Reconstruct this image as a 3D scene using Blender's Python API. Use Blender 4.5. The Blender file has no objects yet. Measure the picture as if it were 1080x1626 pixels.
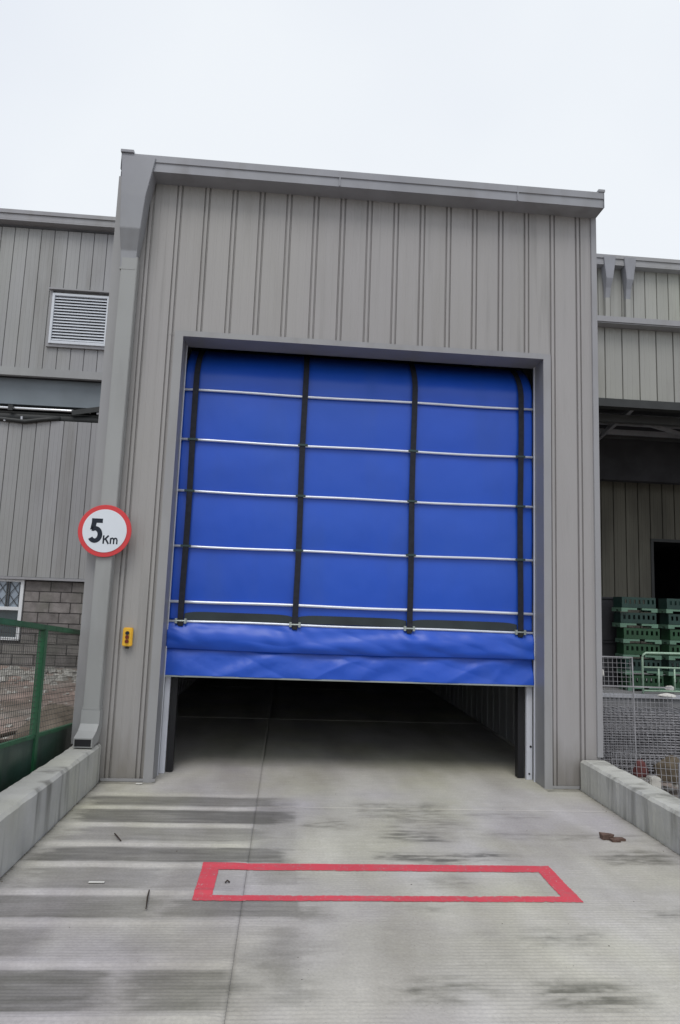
import bpy, math, random
import numpy as np
from mathutils import Vector, Matrix, noise
rnd = random.Random(7)
scene = bpy.context.scene
col = scene.collection

# ------------------------------------------------------------------ camera
cam_d = bpy.data.cameras.new('camera'); cam = bpy.data.objects.new('camera', cam_d); col.objects.link(cam)
pitch, yaw, roll = .1309, .073, .0367
fw = Vector((math.sin(yaw)*math.cos(pitch), math.cos(yaw)*math.cos(pitch), math.sin(pitch)))
rt = Vector((math.cos(yaw), -math.sin(yaw), 0)); up = rt.cross(fw)
r2 = math.cos(roll)*rt + math.sin(roll)*up; u2 = -math.sin(roll)*rt + math.cos(roll)*up
cam.matrix_world = Matrix(((r2.x, u2.x, -fw.x, -.0429), (r2.y, u2.y, -fw.y, -6.7392), (r2.z, u2.z, -fw.z, 1.75), (0, 0, 0, 1)))
cam_d.sensor_fit = 'VERTICAL'; cam_d.sensor_height = 36; cam_d.lens = 1072/1626*36
cam_d.clip_start = .05; cam_d.clip_end = 2000
scene.camera = cam

# ------------------------------------------------------------------ overcast sky and weak sun
SUN_EL, SUN_AZ = math.radians(59), math.radians(194)
world = bpy.data.worlds.new('World'); scene.world = world; world.use_nodes = True
wn, wl = world.node_tree.nodes, world.node_tree.links
bg = wn['Background']; bg.inputs[1].default_value = .1
sky = wn.new('ShaderNodeTexSky'); sky.sky_type = 'NISHITA'; sky.sun_disc = False
sky.sun_elevation = SUN_EL; sky.sun_rotation = SUN_AZ; sky.dust_density = 3
tc = wn.new('ShaderNodeTexCoord'); nz = wn.new('ShaderNodeTexNoise')
nz.inputs['Scale'].default_value = 1.1; nz.inputs['Detail'].default_value = 4; nz.inputs['Roughness'].default_value = .5
wl.new(tc.outputs['Generated'], nz.inputs['Vector'])
cr = wn.new('ShaderNodeValToRGB')
cr.color_ramp.elements[0].position = .34; cr.color_ramp.elements[0].color = (.80, .845, .93, 1)
cr.color_ramp.elements[1].position = .62; cr.color_ramp.elements[1].color = (.915, .955, 1.0, 1)
wl.new(nz.outputs['Fac'], cr.inputs[0])
sc = wn.new('ShaderNodeVectorMath'); sc.operation = 'SCALE'; sc.inputs['Scale'].default_value = 10.1
wl.new(cr.outputs[0], sc.inputs[0])
mx = wn.new('ShaderNodeMixRGB'); mx.inputs[0].default_value = .93
wl.new(sky.outputs[0], mx.inputs[1]); wl.new(sc.outputs[0], mx.inputs[2]); wl.new(mx.outputs[0], bg.inputs[0])
sd = bpy.data.lights.new('sun', 'SUN'); sd.energy = 1.35; sd.angle = math.radians(28); sd.color = (1, .97, .92)
sun = bpy.data.objects.new('sun', sd); col.objects.link(sun)
# sun direction: azimuth measured like the sky texture (0 = +Y, clockwise)
sdir = Vector((math.sin(SUN_AZ)*math.cos(SUN_EL), math.cos(SUN_AZ)*math.cos(SUN_EL), math.sin(SUN_EL)))
sun.rotation_euler = sdir.to_track_quat('Z', 'Y').to_euler()
scene.view_settings.view_transform = 'Standard'; scene.view_settings.look = 'None'
scene.view_settings.exposure = 0; scene.view_settings.gamma = 1
scene.render.engine = 'CYCLES'
scene.cycles.max_bounces = 8; scene.cycles.diffuse_bounces = 5

# ------------------------------------------------------------------ materials
def mat(name, base, rough=.6, metal=0.0, spec=.5, var=.12, nscale=3.0, stretch=(1, 1, 1), tint=None, tvar=0.0,
        bump=0.0, bscale=40.0, bstretch=(1, 1, 1), grime=None, gscale=1.5, gstretch=(1, 1, 1), glow=.5, ghi=.7, extra=None, objvar=0.0):
    m = bpy.data.materials.new(name); m.use_nodes = True
    n, l = m.node_tree.nodes, m.node_tree.links
    b = n['Principled BSDF']
    b.inputs['Roughness'].default_value = rough; b.inputs['Metallic'].default_value = metal
    b.inputs['Specular IOR Level'].default_value = spec
    geo = n.new('ShaderNodeNewGeometry')
    def nzn(scale, st, det=5, off=0):
        mp = n.new('ShaderNodeMapping'); mp.inputs['Scale'].default_value = st; mp.inputs['Location'].default_value = (off, off*.7, off*.3)
        l.new(geo.outputs['Position'], mp.inputs['Vector'])
        t = n.new('ShaderNodeTexNoise'); t.inputs['Scale'].default_value = scale; t.inputs['Detail'].default_value = det
        l.new(mp.outputs[0], t.inputs['Vector']); return t
    def mix(a, bb, f, mode='MIX'):
        x = n.new('ShaderNodeMixRGB'); x.blend_type = mode
        for i, v in ((0, f), (1, a), (2, bb)):
            if hasattr(v, 'is_output'): l.new(v, x.inputs[i])
            elif isinstance(v, (int, float)): x.inputs[i].default_value = v
            else: x.inputs[i].default_value = (*v, 1)
        return x.outputs[0]
    def ramp(v, lo, hi):
        r = n.new('ShaderNodeMapRange'); r.inputs[1].default_value = lo; r.inputs[2].default_value = hi; r.clamp = True
        l.new(v, r.inputs[0]); return r.outputs[0]
    t = nzn(nscale, stretch)
    lo = tuple(max(0, c*(1-var)) for c in base); hi = tuple(min(1, c*(1+var)) for c in base)
    c = mix(lo, hi, ramp(t.outputs['Fac'], .3, .7))
    if tint:
        t2 = nzn(nscale*.35, stretch, 3, 11.3)
        c = mix(c, tint, mix((0, 0, 0), (tvar,)*3, ramp(t2.outputs['Fac'], .42, .66)))
    if grime:
        t3 = nzn(gscale, gstretch, 7, 4.1)
        c = mix(c, grime[:3], mix((0, 0, 0), (grime[3],)*3, ramp(t3.outputs['Fac'], glow, ghi)))
        l.new(mix((rough,)*3, (min(1, rough+.25),)*3, ramp(t3.outputs['Fac'], glow, ghi)), b.inputs['Roughness'])
    if objvar:
        oi = n.new('ShaderNodeObjectInfo')
        c = mix(c, mix((1-objvar,)*3, (1+objvar,)*3, oi.outputs['Random']), 1.0, 'MULTIPLY')
    if extra: c = extra(n, l, mix, ramp, nzn, geo, c)
    l.new(c, b.inputs['Base Color'])
    if bump:
        t4 = nzn(bscale, bstretch, 6, 2.2)
        bp = n.new('ShaderNodeBump'); bp.inputs['Strength'].default_value = 1; bp.inputs['Distance'].default_value = bump
        l.new(t4.outputs['Fac'], bp.inputs['Height']); l.new(bp.outputs[0], b.inputs['Normal'])
    return m

M = {}
def foot_dirt(n, l, mix, ramp, nzn, geo, c):
    sp = n.new('ShaderNodeSeparateXYZ'); l.new(geo.outputs['Position'], sp.inputs[0])
    t = nzn(7, (1, 1, .3), 6, 9); a = n.new('ShaderNodeMath'); a.operation = 'MULTIPLY_ADD'; a.inputs[1].default_value = -.9; l.new(t.outputs['Fac'], a.inputs[0]); l.new(sp.outputs['Z'], a.inputs[2])
    f = n.new('ShaderNodeMapRange'); f.inputs[1].default_value = .05; f.inputs[2].default_value = -.42; f.inputs[3].default_value = 0; f.inputs[4].default_value = .6; f.clamp = True
    l.new(a.outputs[0], f.inputs[0])
    c = mix(c, (.17, .155, .13), f.outputs[0])
    # rain streaks hanging from the top edge
    t2 = nzn(9, (1, 1, .05), 4, 17); t3 = nzn(1.1, (1, 1, .5), 3, 23)
    return mix(c, mix(c, (.15, .148, .14), .35), mix((0, 0, 0), ramp(t3.outputs['Fac'], .45, .7), ramp(t2.outputs['Fac'], .54, .66)))
M['clad'] = mat('grey_cladding', (.326, .314, .316), .42, 0, .5, .05, 1.2, (1, 1, .35), (.35, .342, .315), .5,
                .0006, 60, (1, 1, .02), (.25, .242, .23, .35), 5, (1, 1, .12), .5, .8, objvar=.03, extra=foot_dirt)
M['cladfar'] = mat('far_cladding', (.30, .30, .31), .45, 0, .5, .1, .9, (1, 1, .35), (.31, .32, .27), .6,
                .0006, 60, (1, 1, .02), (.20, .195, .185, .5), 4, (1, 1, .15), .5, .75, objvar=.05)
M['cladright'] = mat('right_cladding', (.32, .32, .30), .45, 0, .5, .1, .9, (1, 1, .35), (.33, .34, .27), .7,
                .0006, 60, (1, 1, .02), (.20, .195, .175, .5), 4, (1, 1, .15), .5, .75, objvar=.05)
M['dim'] = mat('shade_toned_inner_cladding', (.15, .143, .115), .7, 0, .3, .2, 1, (1, 1, .3), None, 0, .001, 30, (1, 1, .1), (.07, .068, .06, .6), 2, (1, 1, .2), .45, .7, objvar=.06)  # base colour darkened to stand in for the shade under the canopy
M['trim'] = mat('grey_trim', (.30, .30, .32), .38, 0, .5, .08, 2, (1, 1, .5), (.33, .33, .31), .4, .0004, 40, (1, 1, .2), (.20, .19, .18, .4), 5, (1, 1, .25), .5, .75)
M['gutter'] = mat('gutter_metal', (.27, .275, .305), .35, 0, .5, .1, 2, (1, 1, 1), (.31, .32, .33), .5, .0006, 12, (1, 1, 1), (.16, .155, .15, .4), 4, (1, 1, .4), .5, .75)
M['pipe'] = mat('downpipe_metal', (.285, .288, .292), .35, 0, .5, .1, 2, (1, 1, .5), (.36, .37, .36), .5, .0005, 14, (1, 1, .3), (.2, .2, .19, .4), 4, (1, 1, .2), .5, .75)
M['reveal'] = mat('reveal_metal', (.25, .25, .26), .4, 0, .5, .06)
M['white'] = mat('white_coated_guide', (.66, .68, .74), .3, .1, .5, .05, 4, (1, 1, .3), None, 0, 0, 1, (1, 1, 1), (.4, .39, .36, .45), 7, (1, 1, .3), .52, .75)
M['alu'] = mat('brushed_aluminium', (.68, .72, .80), .3, .35, .6, .06, 8)
M['clip'] = mat('clip_metal', (.38, .42, .40), .35, .6, .5, .1)
M['tealclip'] = mat('dark_clip', (.03, .06, .06), .4, .2, .5, .1)
M['black'] = mat('black_rubber', (.013, .013, .015), .55, 0, .4, .2)
M['belt'] = mat('black_webbing', (.022, .024, .034), .75, 0, .2, .2, 30)
M['blue'] = mat('blue_pvc_fabric', (.011, .080, .52), .38, 0, .5, .07, 1.3, (1, 1, 1), (.022, .105, .53), .6, .0008, 7, (1, 1, 1), (.035, .095, .36, .35), 2.2, (1, 1, .3), .52, .75)
M['visor'] = mat('smoky_vision_strip', (.022, .032, .036), .3, 0, .5, .3, 3)
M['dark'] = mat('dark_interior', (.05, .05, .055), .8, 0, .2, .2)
M['concint'] = mat('interior_concrete', (.30, .30, .31), .75, 0, .35, .15, .9, (1, 1, 1), None, 0, .002, 20, (1, 1, 1), (.15, .15, .15, .5), .8, (1, 1, 1), .45, .7)
M['kerb'] = mat('kerb_concrete', (.43, .43, .41), .9, 0, .2, .12, 3, (1, 1, 1), (.46, .46, .38), .5, .004, 25, (1, 1, 1), (.12, .118, .105, .8), 2.4, (1.2, 2.4, .25), .52, .68)
M['block'] = mat('concrete_block', (.20, .185, .18), .95, 0, .1, .25, 6, (1, 1, 1), (.15, .15, .13), .6, .008, 25, objvar=.22)
M['mortar'] = mat('mortar', (.085, .08, .08), .95, 0, .1, .2, 8, bump=.004)
M['winframe'] = mat('white_window_frame', (.72, .74, .76), .4, 0, .5, .05)
M['louvre'] = mat('white_louvre', (.62, .65, .70), .4, 0, .5, .05)
M['galv'] = mat('galvanised_steel', (.48, .49, .52), .38, .5, .5, .15, 5)
M['shiny'] = mat('duct_highlight_metal', (.85, .87, .9), .25, .6, .6, .05)
M['steelgrey'] = mat('blue_grey_soffit', (.17, .20, .225), .45, 0, .5, .15, 1.2)
M['purlin'] = mat('purlin_steel', (.085, .088, .09), .45, .3, .5, .2, 2)
M['fence'] = mat('green_fence_paint', (.014, .105, .042), .42, 0, .5, .22, 4, (1, 1, .6), (.03, .14, .07), .4, .0015, 25, (1, 1, 1), (.05, .06, .045, .5), 6, (1, 1, .4), .52, .7)
M['fencedark'] = mat('dark_green_board', (.012, .055, .032), .3, 0, .5, .45, 3, (1, 1, .4), (.03, .06, .05), .6, .0015, 15, (1, 1, 1), (.05, .055, .05, .5), 4, (1, 1, .2), .5, .7)
M['wire'] = mat('dull_wire', (.10, .10, .09), .5, .3, .5, .25, 8)
M['wirelight'] = mat('galvanised_wire', (.36, .36, .38), .4, .35, .5, .2, 8)
M['railgreen'] = mat('pale_green_rail', (.34, .48, .37), .45, 0, .5, .12, 6)
M['signred'] = mat('sign_red', (.62, .045, .05), .4, 0, .5, .05)
M['signwhite'] = mat('sign_white', (.70, .745, .80), .4, 0, .5, .03)
M['dust'] = mat('damp_earth', (.15, .125, .10), .95, 0, .1, .3, 4, bump=.02, bscale=8)
M['signblack'] = mat('sign_black', (.012, .018, .03), .5, 0, .3, .1)
M['yellow'] = mat('yellow_box', (.80, .46, .035), .45, 0, .5, .1, 10)
M['darkred'] = mat('dark_red_button', (.14, .02, .01), .4, 0, .5, .1)
M['soil'] = mat('yard_soil', (.26, .20, .175), .95, 0, .1, .3, 2.5, (1, 1, 1), (.27, .26, .24), .8, .03, 6, (1, 1, 1), (.11, .10, .08, .6), 1.5, (1, 1, 1), .5, .65)
M['rubble'] = mat('pale_rubble', (.42, .41, .38), .95, 0, .1, .35, 5, bump=.01, bscale=15, objvar=.25)
M['ground'] = mat('far_ground', (.27, .26, .24), .95, 0, .1, .25, .2, (1, 1, 1), (.18, .19, .13), .5)
M['brick'] = mat('brick_lump', (.13, .088, .072), .95, 0, .1, .25, 30, bump=.004, bscale=50)
M['twig'] = mat('twig_bark', (.06, .048, .04), .9, 0, .1, .2)
M['paper'] = mat('white_litter', (.60, .59, .56), .8, 0, .2, .08)
M['sack'] = mat('brown_sacking', (.115, .095, .07), .95, 0, .1, .25, 12, bump=.006, bscale=40)
M['redtarp'] = mat('red_cloth', (.11, .04, .038), .8, 0, .2, .2, 8)
M['glass'] = mat('window_glass', (.05, .07, .08), .04, 0, 1.0, .1)
M['paneblue'] = mat('sky_painted_pane', (.30, .36, .43), .12, 0, .8, .12, 2)  # brightness of the sky in the upper pane painted into its base colour
M['blackbits'] = mat('near_black_steel', (.03, .032, .032), .5, .2, .5, .2)  # even near-black base colour for beam, door frame, duct, brace and cable
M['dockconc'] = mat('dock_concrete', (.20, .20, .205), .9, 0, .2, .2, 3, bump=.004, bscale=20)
M['crate_dark'] = mat('dark_green_plastic', (.009, .037, .03), .45, 0, .5, .2, 10)
M['crate_mid'] = mat('mid_green_plastic', (.013, .06, .024), .45, 0, .5, .2, 10)
M['crate_lip'] = mat('pale_green_lip', (.11, .21, .15), .4, 0, .5, .12, 10)
M['crate_black'] = mat('black_plastic', (.02, .02, .024), .5, 0, .4, .2)

# ramp concrete: colour comes from a damp-stain attribute computed with the mesh
def ramp_extra(n, l, mix, ramp, nzn, geo, c):
    a = n.new('ShaderNodeAttribute'); a.attribute_name = 'wet'
    t = nzn(9, (1, 2.2, 1), 8, 3)
    t2 = nzn(60, (1, 1, 1), 5, 8)
    c = mix(c, (.62, .6, .58), mix((0, 0, 0), (.25,)*3, ramp(t.outputs['Fac'], .52, .75)))
    c = mix(c, (.135, .133, .12), a.outputs['Fac'])
    c = mix(c, mix((.93,)*3, (1.05,)*3, ramp(t2.outputs['Fac'], .35, .65)), 1.0, 'MULTIPLY')
    t5 = nzn(1.5, (1.3, .45, 1), 4, 31); t6 = nzn(.9, (1, .8, 1), 3, 41)
    c = mix(c, mix((.79, .775, .755), (1.06, 1.06, 1.06), ramp(t5.outputs['Fac'], .34, .66)), 1.0, 'MULTIPLY')
    c = mix(c, mix((1.0, .99, 1.03), (1.02, 1.02, .95), ramp(t6.outputs['Fac'], .4, .6)), 1.0, 'MULTIPLY')
    t7 = nzn(85, (1, 1, 1), 2, 51); c = mix(c, (.10, .095, .09), mix((0, 0, 0), (.6,)*3, ramp(t7.outputs['Fac'], .72, .78)))
    return c
M['ramp'] = mat('ramp_concrete', (.445, .430, .425), .85, 0, .25, .06, 1.1, (1, 1, 1), (.46, .452, .385), .9, .0013, 70, (1, 1, 1), extra=ramp_extra)
def paint_extra(n, l, mix, ramp, nzn, geo, c):
    t = nzn(28, (1, 1, 1), 7, 3)
    t2 = nzn(70, (1, 1, 1), 5, 13)
    c = mix(c, (.42, .13, .14), mix((0, 0, 0), (.6,)*3, ramp(t.outputs['Fac'], .48, .72)))
    return mix(c, (.40, .36, .35), mix((0, 0, 0), (.8,)*3, ramp(t2.outputs['Fac'], .62, .72)))
M['redpaint'] = mat('red_floor_paint', (.59, .07, .095), .7, 0, .3, .07, 3, extra=paint_extra, bump=.001, bscale=70)

# ------------------------------------------------------------------ mesh helpers
class MB:
    def __init__(s): s.v = []; s.f = []
    def add(s, vs, fs):
        o = len(s.v); s.v += [tuple(p) for p in vs]; s.f += [tuple(i+o for i in f) for f in fs]; return s
    def box(s, x0, x1, y0, y1, z0, z1):
        return s.add([(x0, y0, z0), (x1, y0, z0), (x1, y1, z0), (x0, y1, z0), (x0, y0, z1), (x1, y0, z1), (x1, y1, z1), (x0, y1, z1)],
              [(0, 3, 2, 1), (4, 5, 6, 7), (0, 1, 5, 4), (1, 2, 6, 5), (2, 3, 7, 6), (3, 0, 4, 7)])
    def bar(s, a, b, w, h=None, upv=(0, 0, 1)):
        h = h or w; a = Vector(a); b = Vector(b); d = (b-a).normalized(); u = Vector(upv)
        if abs(d.dot(u)) > .98: u = Vector((0, 1, 0))
        sx = d.cross(u).normalized()*w/2; sy = sx.cross(d).normalized()*h/2
        vs = [a-sx-sy, a+sx-sy, a+sx+sy, a-sx+sy, b-sx-sy, b+sx-sy, b+sx+sy, b-sx+sy]
        return s.add(vs, [(0, 3, 2, 1), (4, 5, 6, 7), (0, 1, 5, 4), (1, 2, 6, 5), (2, 3, 7, 6), (3, 0, 4, 7)])
    def tube(s, pts, r, n=8):
        pts = [Vector(p) for p in pts]; vs = []; fs = []
        for i, p in enumerate(pts):
            d = (pts[min(i+1, len(pts)-1)]-pts[max(i-1, 0)]).normalized()
            u = Vector((0, 0, 1)) if abs(d.z) < .9 else Vector((0, 1, 0))
            a = d.cross(u).normalized(); b = a.cross(d)
            rr = r[i] if isinstance(r, (list, tuple)) else r
            for k in range(n):
                t = 2*math.pi*k/n; vs.append(p+a*rr*math.cos(t)+b*rr*math.sin(t))
        for i in range(len(pts)-1):
            for k in range(n):
                k2 = (k+1) % n; fs.append((i*n+k, i*n+k2, (i+1)*n+k2, (i+1)*n+k))
        fs.append(tuple(range(n-1, -1, -1))); fs.append(tuple((len(pts)-1)*n+k for k in range(n)))
        return s.add(vs, fs)
    def loft(s, rings):
        n = len(rings[0]); vs = [p for r in rings for p in r]; fs = []
        for i in range(len(rings)-1):
            for k in range(n):
                k2 = (k+1) % n; fs.append((i*n+k, i*n+k2, (i+1)*n+k2, (i+1)*n+k))
        fs.append(tuple(range(n-1, -1, -1))); fs.append(tuple((len(rings)-1)*n+k for k in range(n)))
        return s.add(vs, fs)
    def prism(s, poly, y0, y1):      # poly in x,z extruded along y
        return s.loft([[(x, y0, z) for x, z in poly], [(x, y1, z) for x, z in poly]])
    def mesh(s, name, m, smooth=False, bevel=0):
        me = bpy.data.meshes.new(name); me.from_pydata(s.v, [], s.f); me.materials.append(M[m] if isinstance(m, str) else m)
        import bmesh
        b = bmesh.new(); b.from_mesh(me); bmesh.ops.recalc_face_normals(b, faces=b.faces)
        if bevel: bmesh.ops.bevel(b, geom=b.edges[:], offset=bevel, segments=2, affect='EDGES', clamp_overlap=True)
        b.to_mesh(me); b.free()
        if smooth: me.shade_smooth()
        return me
    def build(s, name, m, parent=None, loc=(0, 0, 0), **k):
        return link(name, s.mesh(name, m, **k), parent, loc)
def link(name, me, parent=None, loc=(0, 0, 0), rz=0):
    o = bpy.data.objects.new(name, me); o.location = loc; o.rotation_euler.z = rz
    col.objects.link(o)
    if parent: o.parent = parent
    return o
def tag(o, label, cat, group=None):
    o['label'] = label; o['category'] = cat
    if group: o['group'] = group
    return o
def thing(name, label, cat, loc=(0, 0, 0), group=None, rz=0):
    o = bpy.data.objects.new(name, None); o.empty_display_size = .1; col.objects.link(o)
    o.location = loc; o.rotation_euler.z = rz
    return tag(o, label, cat, group)
def kids(o): return [c for c in col.objects if c.parent == o]
def copy_tree(root, loc, label, rz=None):
    r = root.copy(); col.objects.link(r); r.location = loc; r['label'] = label
    if rz is not None: r.rotation_euler.z = rz
    for c in kids(root):
        d = c.copy(); col.objects.link(d); d.parent = r
        for g in kids(c):
            e = g.copy(); col.objects.link(e); e.parent = d
    return r
def structure(o): o['kind'] = 'structure'; return o
def stuff(o): o['kind'] = 'stuff'; return o
def rel(t):    # parts of a thing at t are written in world coordinates
    return tuple(-c for c in t.location)

# cladding panel: closed strip, ribs face -y ; x from 0 to w
def clad_profile(w, kind, pitch):
    if kind == 'double':   # raised seam 40 mm between two narrow grooves, then a flat pan
        pts = [(0, .0), (.006, .018), (.015, .018), (.020, -.006), (.045, -.006), (.050, .018), (.060, .018), (.066, 0), (.125, 0), (.130, -.0016), (.150, -.0016), (.155, 0), (.205, 0), (.210, -.0016), (.230, -.0016), (.235, 0), (pitch, 0)]
    else:
        pts = [(0, -.0), (.003, .024), (.016, .024), (.020, -.004), (.09, -.004), (.094, -.0065), (.104, -.0065), (.108, -.004), (.17, -.004), (.174, -.0065), (.184, -.0065), (.188, -.004), (pitch-.003, 0), (pitch, 0)]
    out = []
    for x, y in pts:
        if x < w-1e-6: out.append((x, y))
    last = out[-1][1]; out.append((w, last if w < pitch-1e-4 else 0))
    return out
_pc = {}
def clad(parent, x0, w, y, z0, z1, m, kind='double', pitch=.2873, name='wall_panel', rz=0, loc=None):
    key = (round(w, 3), round(z0, 3), round(z1, 3), m, kind, pitch)
    if key not in _pc:
        pr = clad_profile(w, kind, pitch); poly = [(x, yy) for x, yy in pr]+[(w, .03), (0, .03)]
        b = MB(); b.loft([[(x, yy, 0) for x, yy in poly], [(x, yy, z1-z0) for x, yy in poly]])
        _pc[key] = b.mesh(name, m)
    o = link(name, _pc[key], parent, loc or (x0, y, z0), rz)
    return o

# ------------------------------------------------------------------ ground, ramp, yard
g = MB(); g.add([(-400, -400, -.16), (400, -400, -.16), (400, 400, -.16), (-400, 400, -.16)], [(0, 1, 2, 3)])
structure(g.build('ground', 'ground'))

RIDGES = [-.43-.405*k for k in range(9)]
RIDGES = [-.405, -.789, -1.21, -1.623, -1.99, -2.41, -2.784, -3.203, -3.63, -4.04]
def nz2(x, y, s, o=0): return noise.fractal(Vector((x*s+o, y*s+o*.7, o)), 1.0, 2.0, 4)
# damp stains: x0, x1, y0, y1, strength, edge
ST = [(-1.62, -.02, -.74, -.47, .8), (-1.66, .06, -1.17, -.84, .95), (-1.55, -.1, -1.56, -1.27, .62), (-1.6, .05, -1.95, -1.68, .95),
      (-1.60, -.75, -2.38, -2.05, .62), (-.8, -.35, -2.36, -2.05, .35), (-1.9, -.75, -2.75, -2.46, .75), (-.75, .24, -2.73, -2.5, .72), (-1.7, -1.2, -3.14, -2.86, .55), (-.9, -.45, -3.12, -2.9, .3),
      (-1.9, -.75, -3.60, -3.26, .9), (-.68, -.24, -3.60, -3.26, .78), (-.20, .12, -1.95, -.45, .35), (.70, 1.35, -.95, -.55, .6), (.85, 1.5, -1.25, -.85, .45),
      (.70, 1.3, -1.52, -1.3, .7), (.70, 1.66, -1.9, -1.74, 1.0), (.15, .55, -1.25, -1.05, .5), (2.3, 2.85, -1.93, -1.68, .8), (2.0, 2.9, -1.45, -1.3, .35), (1.1, 2.2, -.95, -.8, .3), (1.5, 2.4, -1.42, -1.3, .35),
      (1.36, 1.78, -3.0, -2.86, .75), (1.2, 1.62, -3.58, -3.38, 1.0), (.62, .98, -3.52, -3.36, .65), (.86, 1.3, -2.3, -2.15, .4), (-.1, .15, -3.55, -2.85, .45), (-.2, .2, -2.3, -2.05, .4), (2.2, 2.5, -2.75, -2.6, .5),
      (-1.75, -1.66, -2.6, -.1, .4), (.8, 1.0, -2.65, -2.5, .5), (-1.2, -1.0, -2.35, -2.25, .4), (.0, .5, -4.2, -3.9, .4)]
def hgt(x, y, side):
    h = 0
    if side == 'L':
        amp = 1.0 if y > -4.2 else 0
        for r in RIDGES:
            d = abs(y-r)
            if d < .05:
                e = min(1, max(0, (x+1.68)*8))*min(1, max(0, (-.22-x)*12))
                h += .009*e*(.5+.5*math.cos(math.pi*d/.05))
        if y < -.5: h += (.0014+.0013*min(1, max(0, -2.5-y)))*math.sin(2*math.pi*y/.026)*(.5+.5*amp)*(.7+.6*nz2(x, y, 1.5, 3))
    else:
        a = max(0, min(1, .5+1.6*nz2(x, y, .9, 9)+(-.35-y)*.12-.2))
        if y < -.75: h += (.0013+.0015*min(1, max(0, -2.3-y)))*math.sin(2*math.pi*y/.030)*a
    h += .002*nz2(x, y, 3, 5)
    return h
def wet(x, y):
    w = 0
    n1 = nz2(x, y*2, 2.2, 1); n2 = nz2(x*1.2, y*3, 7, 4)
    xx = x+.12*n1+.07*n2; yy = y+.020*nz2(x, y, 2.1, 6)+.010*n2
    if x > .1: yy += .05*nz2(x, y, 4, 61)
    for x0, x1, y0, y1, s in ST:
        e = .10; ey = .022 if x < .1 else .05
        dx = min(xx-x0, x1-xx); dy = min(yy-y0, y1-yy)
        if dx > -e and dy > -ey:
            w = max(w, s*min(1, (dx+e)/(2*e))*min(1, (dy+ey)/(2*ey))*((.92+.22*n2+.2*n1) if x > .1 else (1.0+.06*n2+.12*n1)))
    st = nz2(x*.55, y*6, 3.0, 55)
    if x > .1: w *= max(.25, min(1.15, .75+1.3*st+.8*n2))
    else: w *= max(.75, min(1.1, .98+.25*st))
    if x < -.2205 and y < -.4: w = max(w, .14+.10*n1)
    ed = min(abs(x+1.705), abs(x-2.905)) if y < 0 else 9
    w = max(w, (.75+.5*n2)*math.exp(-ed/.035))
    if abs(y+.02) < .08 and (x < -1.2 or x > 2.54): w = max(w, .6+.4*n2)
    w += .18*max(0, nz2(x, y, 1.3, 21))+.14*max(0, nz2(x*.6, y*5, 4, 33))
    if x < -.22 and y > -4.1:
        for r in RIDGES:
            if abs(y-r) < .055: w *= min(1, .05 + .75*(abs(y-r)/.055)**3)
    return max(0, min(.92, w*.86))
def slab(x0, x1, y0, y1, side, nx, dy, m='ramp'):
    nyr = max(2, int((y1-y0)/dy)+1)
    X = np.linspace(x0, x1, nx); Y = np.linspace(y0, y1, nyr)
    vs = []; ws = []
    for y in Y:
        for x in X:
            vs.append((x, y, hgt(x, y, side))); ws.append(wet(x, y))
    fs = [(j*nx+i, j*nx+i+1, (j+1)*nx+i+1, (j+1)*nx+i) for j in range(nyr-1) for i in range(nx-1)]
    # skirt so the slab has thickness
    o = len(vs); per = [i for i in range(nx)]+[j*nx+nx-1 for j in range(1, nyr)]+[(nyr-1)*nx+i for i in range(nx-2, -1, -1)]+[j*nx for j in range(nyr-2, 0, -1)]
    for p in per: vs.append((vs[p][0], vs[p][1], -.12)); ws.append(.25)
    k = len(per)
    for a in range(k): fs.append((per[(a+1) % k], per[a], o+a, o+(a+1) % k))
    me = bpy.data.meshes.new('concrete_slab'); me.from_pydata(vs, [], fs); me.materials.append(M[m])
    at = me.attributes.new('wet', 'FLOAT', 'POINT'); at.data.foreach_set('value', ws)
    me.shade_smooth()
    return me
ramp = structure(MB().box(-1.95, 3.17, -10, 14, -.15, -.0065).build('ramp', 'concint'))
for a in [(-1.705, -.2215, -4.25, -.38, 'L', 75, .0065), (-.2192, 2.905, -4.25, -.735, 'R', 150, .0075), (-.2192, 2.905, -.731, 3.48, 'R', 120, .03), (-1.705, -.2215, -.3795, 3.48, 'L', 60, .03), (-1.93, -1.7055, .06, 3.48, 'L', 4, .2), (2.9055, 3.12, .06, 3.48, 'R', 4, .2),
          (-1.705, -.224, -9.5, -4.257, 'L', 12, .1), (-.217, 2.905, -9.5, -4.257, 'R', 12, .1)]:
    link('concrete_slab', slab(*a), ramp)
# floor slabs inside the passage
for k in range(1, 4):
    for (x0, x1) in ((-1.93, -.2215), (-.2192, 3.12)):
        ya = -.0195+k*3.5; b = slab(x0, x1, ya, ya+3.4995, 'R', 30, .08)
        link('concrete_slab', b, ramp)

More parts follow.
